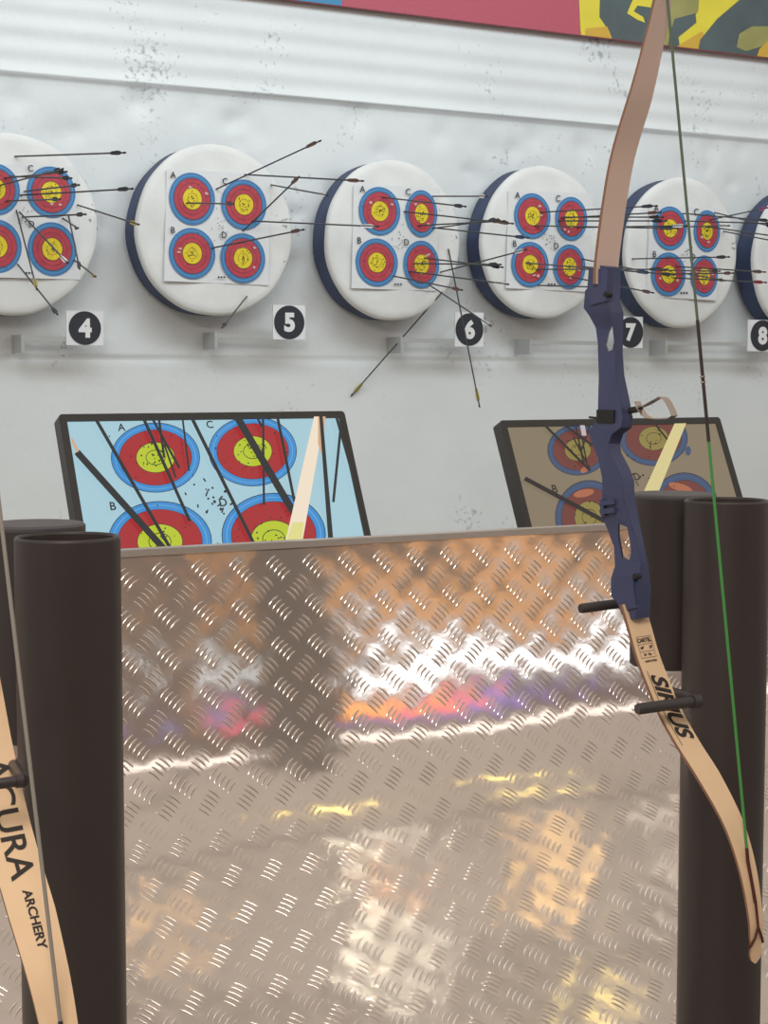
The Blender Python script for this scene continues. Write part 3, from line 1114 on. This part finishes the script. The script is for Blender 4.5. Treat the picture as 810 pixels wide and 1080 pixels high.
def riser_mesh(parent):
    left = [(627, 279), (623, 300), (616.5, 307), (615, 325), (621, 333), (628, 346), (630, 362), (631, 396), (630, 437), (627, 446), (619.5, 455), (624, 468), (630, 482), (634.5, 504),
            (634.5, 525), (632, 531), (633, 543), (639, 555), (647, 576), (648, 597), (643.5, 610), (644, 628), (650, 634), (655, 647), (661, 652.5)]
    right = [(686, 652), (687.5, 625), (684, 593), (677, 562), (670, 526), (669.5, 507), (664.5, 494), (656, 478), (654.5, 468), (658, 458), (667, 451), (668, 441), (664.5, 422), (659, 396),
             (657, 371), (658, 329), (654.5, 318), (655.5, 282)]

    def halfw(py):                         # half width across the limbs, metres
        for (a, b), (c, d) in zip(HW, HW[1:]):
            if py <= c:
                return b + (d - b) * max(0, (py - a)) / (c - a)
        return HW[-1][1]
    HW = [(279, 0.0165), (325, 0.0165), (342, 0.008), (372, 0.008), (395, 0.0105), (430, 0.0105), (455, 0.0135), (530, 0.0135), (552, 0.0085), (590, 0.0085), (615, 0.0165), (652, 0.0165)]
    kpx = math.sin(TH) * F / ((B0 - EYE).dot(FWD))
    pts = [bl(x + halfw(y) * kpx * 0.9, y) for x, y in left] + [bl(x - halfw(y) * kpx * 0.9, y) for x, y in right]
    holes = [[(646, 343), (642.5, 350), (639.5, 364), (642, 371), (646.5, 369), (648.5, 358), (649, 346)],
             [(653, 552), (653, 566), (657, 588), (664, 592), (666.5, 580), (662, 555)]]
    cu = bpy.data.curves.new('riser', 'CURVE')
    cu.dimensions = '2D'
    cu.fill_mode = 'BOTH'
    cu.extrude = 1.0
    cu.bevel_depth = 0.0
    for poly in [pts] + [[bl(*p) for p in h] for h in holes]:
        sp = cu.splines.new('POLY')
        sp.points.add(len(poly) - 1)
        for q, p in zip(sp.points, poly):
            q.co = (p.x, p.y, 0, 1)
        sp.use_cyclic_u = True
    ob = bpy.data.objects.new('t', cu)
    me = bpy.data.meshes.new_from_object(ob)
    bpy.data.objects.remove(ob)
    hpts = [bl(*p) for h in holes for p in h]
    HSIGN = 1 if UP.cross(E).dot(MW) > 0 else -1
    hp = sorted([(bl(650, a).y, b) for a, b in HW])

    def hw_z(h):
        if h <= hp[0][0]:
            return hp[0][1]
        for (a, b), (c, d) in zip(hp, hp[1:]):
            if h <= c:
                return b + (d - b) * (h - a) / (c - a)
        return hp[-1][1]
    bm = bmesh.new()
    bm.from_mesh(me)
    bmesh.ops.remove_doubles(bm, verts=bm.verts, dist=1e-6)
    for v in bm.verts:
        x, y, zz = v.co
        hv = math.copysign(hw_z(y), -zz)
        if any((Vector((x, y)) - q_).length < 2e-4 for q_ in hpts):
            x -= 0.62 * math.tan(TH) * hv * HSIGN
        v.co = (x, math.copysign(hw_z(y), -zz), y)
    bmesh.ops.recalc_face_normals(bm, faces=bm.faces)
    ed = [e for e in bm.edges if len(e.link_faces) == 2 and e.calc_face_angle(0) > R(50) and abs(e.verts[0].co.y - e.verts[1].co.y) < 0.006]
    try:
        bmesh.ops.bevel(bm, geom=ed, offset=0.0035, segments=2, affect='EDGES', clamp_overlap=True)
    except Exception:
        pass
    for f in bm.faces:
        f.smooth = True
    for e in bm.edges:
        if len(e.link_faces) == 2:
            e.smooth = e.calc_face_angle(0) < R(35)
    me2 = bpy.data.meshes.new('riser')
    bm.to_mesh(me2)
    bm.free()
    me2.materials.append(M['riser'])
    bpy.data.meshes.remove(me)
    o = bpy.data.objects.new('riser', me2)
    C.objects.link(o)
    o.parent = parent
    return o


def loc3(px, py, m=0.0):
    q = bl(px, py)
    return Vector((q.x, m, q.y))


def string_parts(parent, cols):
    # contact points with the belly faces
    def face(L, e, off=0.0022):
        return L.surf(L.L - e, 0, off)
    lo_tip = face(LOWER, 0.026)
    up_tip = face(UPPER, 0.026)
    lo_c = LOWER.surf(LOWER.L - 0.15, 0, 0.003)
    up_c = UPPER.surf(UPPER.L - 0.115, 0, 0.003)
    a, b = up_c, lo_c
    f = lambda t: a + (b - a) * t
    lo_mid = face(LOWER, 0.09)
    up_mid = face(UPPER, 0.09)
    segs = [('string', [up_mid, a, f(0.02), f(0.38)], 0.0021, cols[0]), ('centre_serving', [f(0.38), f(0.52)], 0.0026, cols[1]),
            ('string', [f(0.52), f(0.56), f(0.985)], 0.0022, cols[2]), ('end_serving', [f(0.985), b, lo_mid], 0.0026, cols[3]),
            ('end_serving', [up_tip, up_mid], 0.0026, cols[3])]
    for nm, pts, r_, m in segs:
        mb = MB()
        mb.tube(pts, r_, 8)
        mb.build(nm, m, parent)
    mb = MB()                              # loop around the tip's nock grooves
    for L in (LOWER, UPPER):
        e0 = L.surf(L.L - 0.09, 0, 0.003)
        e1 = L.surf(L.L - 0.055, 0, 0.003)
        for sg in (-1, 1):
            h = L.half(L.L - 0.028) + 0.002
            mb.tube([e0, e1, L.surf(L.L - 0.040, sg * h * 0.55, 0.003), L.surf(L.L - 0.030, sg * h, 0.001), L.surf(L.L - 0.027, sg * h, -L.thick(L.L) - 0.001)], 0.0019, 7)
        mb.tube([L.surf(L.L - 0.027, s_ * (L.half(L.L - 0.028) + 0.002), -L.thick(L.L) - 0.0015) for s_ in (-1, 0, 1)], 0.0019, 7)
    mb.build('string_loop', cols[3], parent)
    mb = MB()
    for t in (0.445, 0.4515):
        mb.tube([f(t - 0.001), f(t + 0.001)], 0.0042, 10)
    mb.build('nocking_point', M['steel'], parent)


def frame(o, origin, e, up):
    m = up.cross(e).normalized()
    upp = e.cross(m).normalized()
    mt = Matrix((e, m, upp)).transposed().to_4x4()
    mt.translation = origin
    o.matrix_world = mt
    return m


# local y axis = UP x E ; check which way the visible (belly/left) side lies is irrelevant: the bow is symmetric across
bow = thing('recurve_bow', 'recurve bow with navy riser and pale limbs hung by the right tube', 'bow', (0, 0, 0), 'recurve bows hung on pegs')
frame(bow, TIPP, E, UP)
MSIGN = 1 if UP.cross(E).dot(MW) > 0 else -1       # +local y on the camera's right-hand side when 1
lim = limb_mesh(LOWER, 'limb', M['wood'], bow)
lim['label'] = 'lower maple limb with black lettering'
lim2 = limb_mesh(UPPER, 'limb', M['rosy'], bow)
lim2['label'] = 'upper plain rosy limb'
riser_mesh(bow)
CS = -MSIGN                        # the side face turned to the camera


def side_box(parent, name, pts, y0, y1, m):
    mb = MB()
    n = len(pts)
    a = [loc3(px, py, y0 * CS) for px, py in pts]
    b = [loc3(px, py, y1 * CS) for px, py in pts]
    mb.add(a + b, [tuple(range(n)), tuple(reversed(range(n, 2 * n)))] + [(k, n + k, n + (k + 1) % n, (k + 1) % n) for k in range(n)])
    return mb.build(name, m, parent, 25)


def riser_details(parent):
    for k in (0, 1):               # raised frame below the grip
        y = 528 + 9 * k
        side_box(parent, 'emboss', [(640, y), (655, y - 2), (656, y + 3), (641, y + 5)], 0.010, 0.0175, M['riser'])
    side_box(parent, 'emboss', [(640, 526), (643.5, 526), (645, 543), (641.5, 543)], 0.010, 0.0172, M['riser'])
    side_box(parent, 'limb_pocket', [(630, 284), (650, 284), (648, 318), (632, 322), (628, 310)], 0.010, 0.0195, M['riser'])
    side_box(parent, 'limb_pocket', [(657, 610), (676, 606), (679, 640), (664, 644), (657, 628)], 0.010, 0.0195, M['riser'])
    for (px, py) in ((648, 311), (678.5, 607)):
        mb = MB()
        p = loc3(px, py, 0.0)
        mb.tube([p + Vector((0, CS * 0.008, 0)), p + Vector((0, CS * 0.0205, 0))], 0.0042, 14)
        mb.build('limb_bolt', M['black'], parent)


riser_details(bow)
string_parts(bow, [M['olive_string'], M['servedark'], M['green'], M['serving']])
# print on the lower limb
t_ = lambda py: min(range(len(LOWER.p)), key=lambda k: abs(LOWER.p[k].y - bl(675, py).y))


def tt(px, py):
    h = bl(px, py).y
    k = min(range(len(LOWER.p)), key=lambda k: abs(LOWER.p[k].y - h))
    return LOWER.d[k]


def print_mesh(L, items, boxes, parent, name):
    mb = MB()
    for (s, size, t0, m0, wide, off, shear, along) in items:
        tv, tf = text_mesh(s, size, off, shear)
        pts = []
        for a, b in tv:
            if along:
                t, m = t0 + a * wide, m0 + b
            else:
                t, m = t0 - b, m0 + a * wide
            pts.append(L.surf(t, m * MSIGN, 0.0006))
        mb.add(pts, tf)
    for (ta, tb, ma, mb_) in boxes:
        n = 6
        pts = []
        for k in range(n + 1):
            t = ta + (tb - ta) * k / n
            pts += [L.surf(t, ma * MSIGN, 0.0005), L.surf(t, mb_ * MSIGN, 0.0005)]
        mb.add(pts, [(2 * k, 2 * k + 1, 2 * k + 3, 2 * k + 2) for k in range(n)])
    o = mb.build(name, M['print'], parent, 20)
    return o


tA, tB = tt(689, 706), tt(728, 784)
t1, t2, t3, t4 = tt(676, 672), tt(679, 679), tt(682, 685), tt(684, 692)
LW = 0.0006
print_mesh(LOWER, [('SIRIUS', 0.043, (tA + tB) / 2, 0.003, (tB - tA) / 0.142, 0.0016, 0.35, True),
                   ('CARTEL', 0.0088, (t1 + t2) / 2, 0.0, 1.0, 0.00035, 0.0, False),
                   ('68"', 0.0062, (t2 + t3) / 2, -0.009, 1.0, 0.0002, 0, False), ('28"', 0.0062, (t2 + t3) / 2, 0.011, 1.0, 0.0002, 0, False),
                   ('24', 0.0062, (t3 + t4) / 2, -0.007, 1.0, 0.0002, 0, False), ('lbs', 0.0062, (t3 + t4) / 2, 0.004, 1.0, 0.0002, 0, False), ('-', 0.0062, (t3 + t4) / 2, 0.013, 1.0, 0.0002, 0, False),
                   ('MADE IN KOREA', 0.0042, t4 + 0.006, 0.002, 0.85, 0.0002, 0, False)],
           [(t1, t1 + LW, -0.017, 0.017), (t2, t2 + LW, -0.017, 0.017), (t3, t3 + LW, -0.017, 0.017), (t4, t4 + LW, -0.017, 0.017),
            (t1, t4, -0.017, -0.0164), (t1, t4, 0.0164, 0.017), (tA, tB, -0.0165, -0.0153)], lim, 'lettering')
# rest plate and steel clip beside the grip
mb = MB()
hw = 0.012
for (a, b) in (((636, 432), (654, 446)),):
    q0, q1 = loc3(a[0], a[1]), loc3(b[0], b[1])
    mb.box((min(q0.x, q1.x), -hw * MSIGN - 0.003 if MSIGN > 0 else hw, min(q0.z, q1.z)), (max(q0.x, q1.x), -hw * MSIGN if MSIGN > 0 else hw + 0.003, max(q0.z, q1.z)))
qa, qb = loc3(633, 441, -0.014 * MSIGN), loc3(678, 434, -0.013 * MSIGN)
mb.tube([loc3(628, 440, -0.014 * MSIGN), loc3(640, 441, -0.014 * MSIGN)], 0.0018, 8)
mb.tube([loc3(664, 433, 0.0), loc3(676, 431, 0.0)], 0.005, 10)
mb.build('arrow_rest', M['black'], bow)
mb = MB()


def strip(pts, w_):
    """a folded metal strip through local points, w_ wide across"""
    vs = []
    for p in pts:
        vs += [p + Vector((0, -w_ / 2, 0)), p + Vector((0, w_ / 2, 0))]
    fs = [(2 * k, 2 * k + 1, 2 * k + 3, 2 * k + 2) for k in range(len(pts) - 1)]
    b = len(vs)
    off = Vector((0.0007, 0, 0.0012))
    vs += [v + off for v in vs]
    fs += [(b + f[3], b + f[2], b + f[1], b + f[0]) for f in fs]
    for k in range(len(pts) - 1):
        for s_ in (0, 1):
            fs.append((2 * k + s_, 2 * k + 2 + s_, b + 2 * k + 2 + s_, b + 2 * k + s_))
    mb.add(vs, fs)


strip([loc3(*p) for p in ((672, 424), (674, 430), (679, 438), (684, 441), (694, 442), (706, 442), (711, 439), (709, 433), (705, 425), (701, 420), (697, 419), (690, 423), (683, 427), (676, 430))], 0.014)
mb.build('steel_clip', M['steel'], bow)

# left-hand bow, same pattern, standing nearer
bow2 = thing('recurve_bow', 'recurve bow at the left edge with lettered maple lower limb', 'bow', (0, 0, 0), 'recurve bows hung on pegs')
ZL = 1.70
d = ray(83, 1250)
tip2 = EYE + d * (ZL / d.dot(ROT @ Vector((0, 0, -1))))
TH2 = R(72)
r2 = Vector((d.x, d.y, 0)).normalized()
rt = Vector((r2.y, -r2.x, 0))
ROLL = -3.4
UP2 = Matrix.Rotation(R(ROLL), 3, r2) @ UP
rt2 = Matrix.Rotation(R(ROLL), 3, r2) @ rt
E2 = rt2 * math.cos(TH2) - r2 * math.sin(TH2)
frame(bow2, tip2, E2, UP2)
lim3 = limb_mesh(LOWER, 'limb', M['wood'], bow2)
lim3['label'] = 'lower maple limb with black lettering'
limb_mesh(UPPER, 'limb', M['rosy'], bow2)
riser_mesh(bow2)
riser_details(bow2)
string_parts(bow2, [M['grey_string'], M['servedark'], M['grey_string'], M['servedark']])


def tpx(px, py):
    """arc position on the left bow's lower limb whose centre is seen at that height"""
    best = min(range(0, 400), key=lambda k: abs(proj(bow2.matrix_world @ LOWER.surf(LOWER.L * k / 400, 0))[1] - py))
    return LOWER.L * best / 400


ta, tb = tpx(0, 798), tpx(0, 928)
tc, td = tpx(0, 937), tpx(0, 1002)
print_mesh(LOWER, [('ACURA', 0.038, (ta + tb) / 2, 0.002, (tb - ta) / 0.128, 0.0005, 0.0, True),
                   ('ARCHERY', 0.0135, (tc + td) / 2, 0.001, (td - tc) / 0.0635, 0.0004, 0.0, True)], [], lim3, 'lettering')

# pegs that carry the bows
pz = onN(737, 739, NBOW - 0.05)
NPG = NBOW - 0.05
peg(tr_, (pz.x, NPG, pz.z), (672, 748), NPG, stub=(pz.x + 0.004, NT - TR * 0.9, pz.z))
NPG2 = NT + 2 * TR - 0.006
p1 = onN(612, 641, NPG2)
peg(rr_, (rr_.location.x - TR * 0.97, NPG2, p1.z + 0.004), (612, 642), NPG2)
NPG3 = 1.72
p2 = onN(24, 823, NPG3)
peg(tl_, (p2.x, NPG3, p2.z), (-40, 832), NPG3, r=0.006, stub=(p2.x + 0.05, NT - TR * 0.85, p2.z))

# ------------------------------------------------------------------ the hall behind the camera (seen mirrored in the tread plate)

NH = -6.5
struct(mesh('wall_front', [(-4, NH, 0), (16, NH, 0), (16, NH, 6.6), (-4, NH, 6.6), (-4, NH - 0.15, 0), (16, NH - 0.15, 0), (16, NH - 0.15, 6.6), (-4, NH - 0.15, 6.6)],
            [(3, 2, 1, 0), (4, 5, 6, 7), (0, 1, 5, 4), (2, 3, 7, 6), (0, 4, 7, 3), (1, 2, 6, 5)], mat('hall_brown', (128, 102, 92), 0.7, var=0.15, scale=1.5)))
HFAR = 'on the hall wall behind the camera'


def lightbox(name, label, cat, x0, x1, z0, z1, panes, group=None):
    """a framed illuminated box on the hall wall; panes = [(x0, x1, z0, z1, colour, strength)]"""
    root = thing(name, label, cat, ((x0 + x1) / 2, NH, z0), group)
    iv = Matrix.Translation(-root.location)
    mb = MB()
    mb.box((x0, NH, z0), (x1, NH + 0.08, z1))
    o = mb.build('case', mat(name + '_case', (96, 84, 84), 0.6), root)
    o.matrix_parent_inverse = iv
    for (a, b, c, d, col, k) in panes:
        mb = MB()
        mb.box((a, NH + 0.078, c), (b, NH + 0.09, d))
        o = mb.build('lit_panel', mat(name + '_lit', (20, 20, 20), 0.5, emit=col, estr=k), root)
        o.matrix_parent_inverse = iv


lightbox('shop_front', 'tan shop front with two rows of orange lights ' + HFAR, 'shop', 6.25, 11.5, 1.2, 2.5,
         [(6.32, 10.4, 1.81, 1.87, (255, 176, 70), 3.0), (6.3, 9.2, 2.0, 2.09, (255, 176, 66), 3.4)])
lightbox('small_sign', 'short orange sign ' + HFAR, 'sign', 4.9, 5.75, 1.66, 2.14,
         [(4.95, 5.7, 1.70, 1.80, (255, 170, 70), 2.0), (5.42, 5.62, 1.98, 2.1, (255, 186, 60), 2.6)])
lightbox('white_light_box', 'long white light box ' + HFAR, 'light', 6.3, 10.6, 2.55, 3.05, [(6.34, 10.5, 2.62, 2.98, (236, 246, 255), 6)])
lightbox('white_light_box', 'short white light box ' + HFAR, 'light', 4.9, 5.95, 2.50, 2.76, [(4.98, 5.35, 2.55, 2.70, (226, 246, 255), 5), (5.5, 5.85, 2.58, 2.74, (226, 246, 255), 5)])
lightbox('colour_screen', 'wide screen in orange, red and violet ' + HFAR, 'screen', 6.35, 8.9, 3.3, 4.8,
         [(6.42, 7.1, 3.45, 4.1, (255, 172, 66), 3), (7.12, 7.8, 3.5, 4.3, (246, 96, 92), 2.4), (7.82, 8.7, 3.6, 4.75, (126, 120, 226), 1.6), (6.42, 7.8, 4.35, 4.75, (150, 134, 210), 1.2)])
lightbox('colour_screen', 'small screen in blue and red ' + HFAR, 'screen', 4.85, 6.0, 3.15, 4.3,
         [(4.9, 5.2, 3.45, 3.9, (130, 140, 240), 1.8), (5.45, 5.95, 3.45, 3.95, (244, 84, 104), 2.2), (4.9, 5.95, 3.2, 3.42, (150, 134, 205), 1.1), (5.22, 5.43, 3.45, 3.95, (160, 140, 190), 0.7)])
lightbox('white_light_box', 'topmost long white light box ' + HFAR, 'light', 3.6, 13.5, 5.5, 6.1, [(3.7, 13.4, 5.56, 6.04, (255, 250, 244), 3.6)])

trs = thing('lighting_truss', 'tall steel lighting truss spanning over the counter, outside the picture', 'truss', (3.2, 2.0, 0))
iv = Matrix.Translation(-trs.location)
for x in (-3.6, 10.0):
    mb = MB()
    mb.tube([(x, 2.0, 0), (x, 2.0, 4.95)], 0.05, 16)
    o = mb.build('post', M['peg'], trs)
    o.matrix_parent_inverse = iv
for (y0, y1, x) in ((0.6, 3.2, 2.4), (0.6, 3.2, 3.6), (0.6, 3.2, 4.7), (0.6, 3.2, 5.4)):
    mb = MB()
    mb.tube([(x, y0, 4.93), (x, y1, 4.93)], 0.025, 10)
    o = mb.build('cross_bar', M['peg'], trs)
    o.matrix_parent_inverse = iv
mb = MB()
mb.tube([(-3.6, 2.0, 4.93), (10.0, 2.0, 4.93)], 0.05, 12)
o = mb.build('beam', M['peg'], trs)
o.matrix_parent_inverse = iv
LAMPS = [(3.6, 1.22, 0.09, 'yellow', 12), (4.7, 0.95, 0.075, 'yellow', 14), (4.7, 1.7, 0.06, 'yellow', 12), (4.7, 2.42, 0.026, 'warm', 45), (4.52, 2.36, 0.016, 'warm', 45), (2.5, 2.42, 0.015, 'warm', 60),
         (2.75, 2.42, 0.012, 'warm', 60), (3.75, 2.47, 0.014, 'orange', 70), (3.6, 2.29, 0.028, 'white', 38), (3.78, 2.1, 0.022, 'white', 38), (5.4, 2.35, 0.02, 'white', 40)]
LC = {'yellow': (255, 232, 130), 'warm': (255, 205, 120), 'orange': (255, 170, 84), 'white': (255, 255, 236)}
for k, (x, y, r_, col, st) in enumerate(LAMPS):
    root = thing('spot_lamp', 'round %s spot lamp hanging from the lighting truss, outside the picture' % col, 'lamp', (x, y, 4.6), 'spot lamps on the truss')
    mb = MB()
    mb.lathe([(0.0, 0.31), (0.012, 0.31), (0.012, 0.16), (r_ * 0.6, 0.15), (r_ * 1.1, 0.10), (r_ * 1.12, 0.0), (r_ * 1.04, 0.0), (r_ * 1.0, 0.09), (0.0, 0.12)], 24)
    mb.build('housing', M['black'], root)
    mb = MB()
    mb.lathe([(0.0, 0.01), (r_, 0.012), (r_, 0.03), (0.0, 0.04)], 24)
    mb.build('lens', mat('lamp_' + col, (20, 20, 20), 0.5, emit=LC[col], estr=st), root)
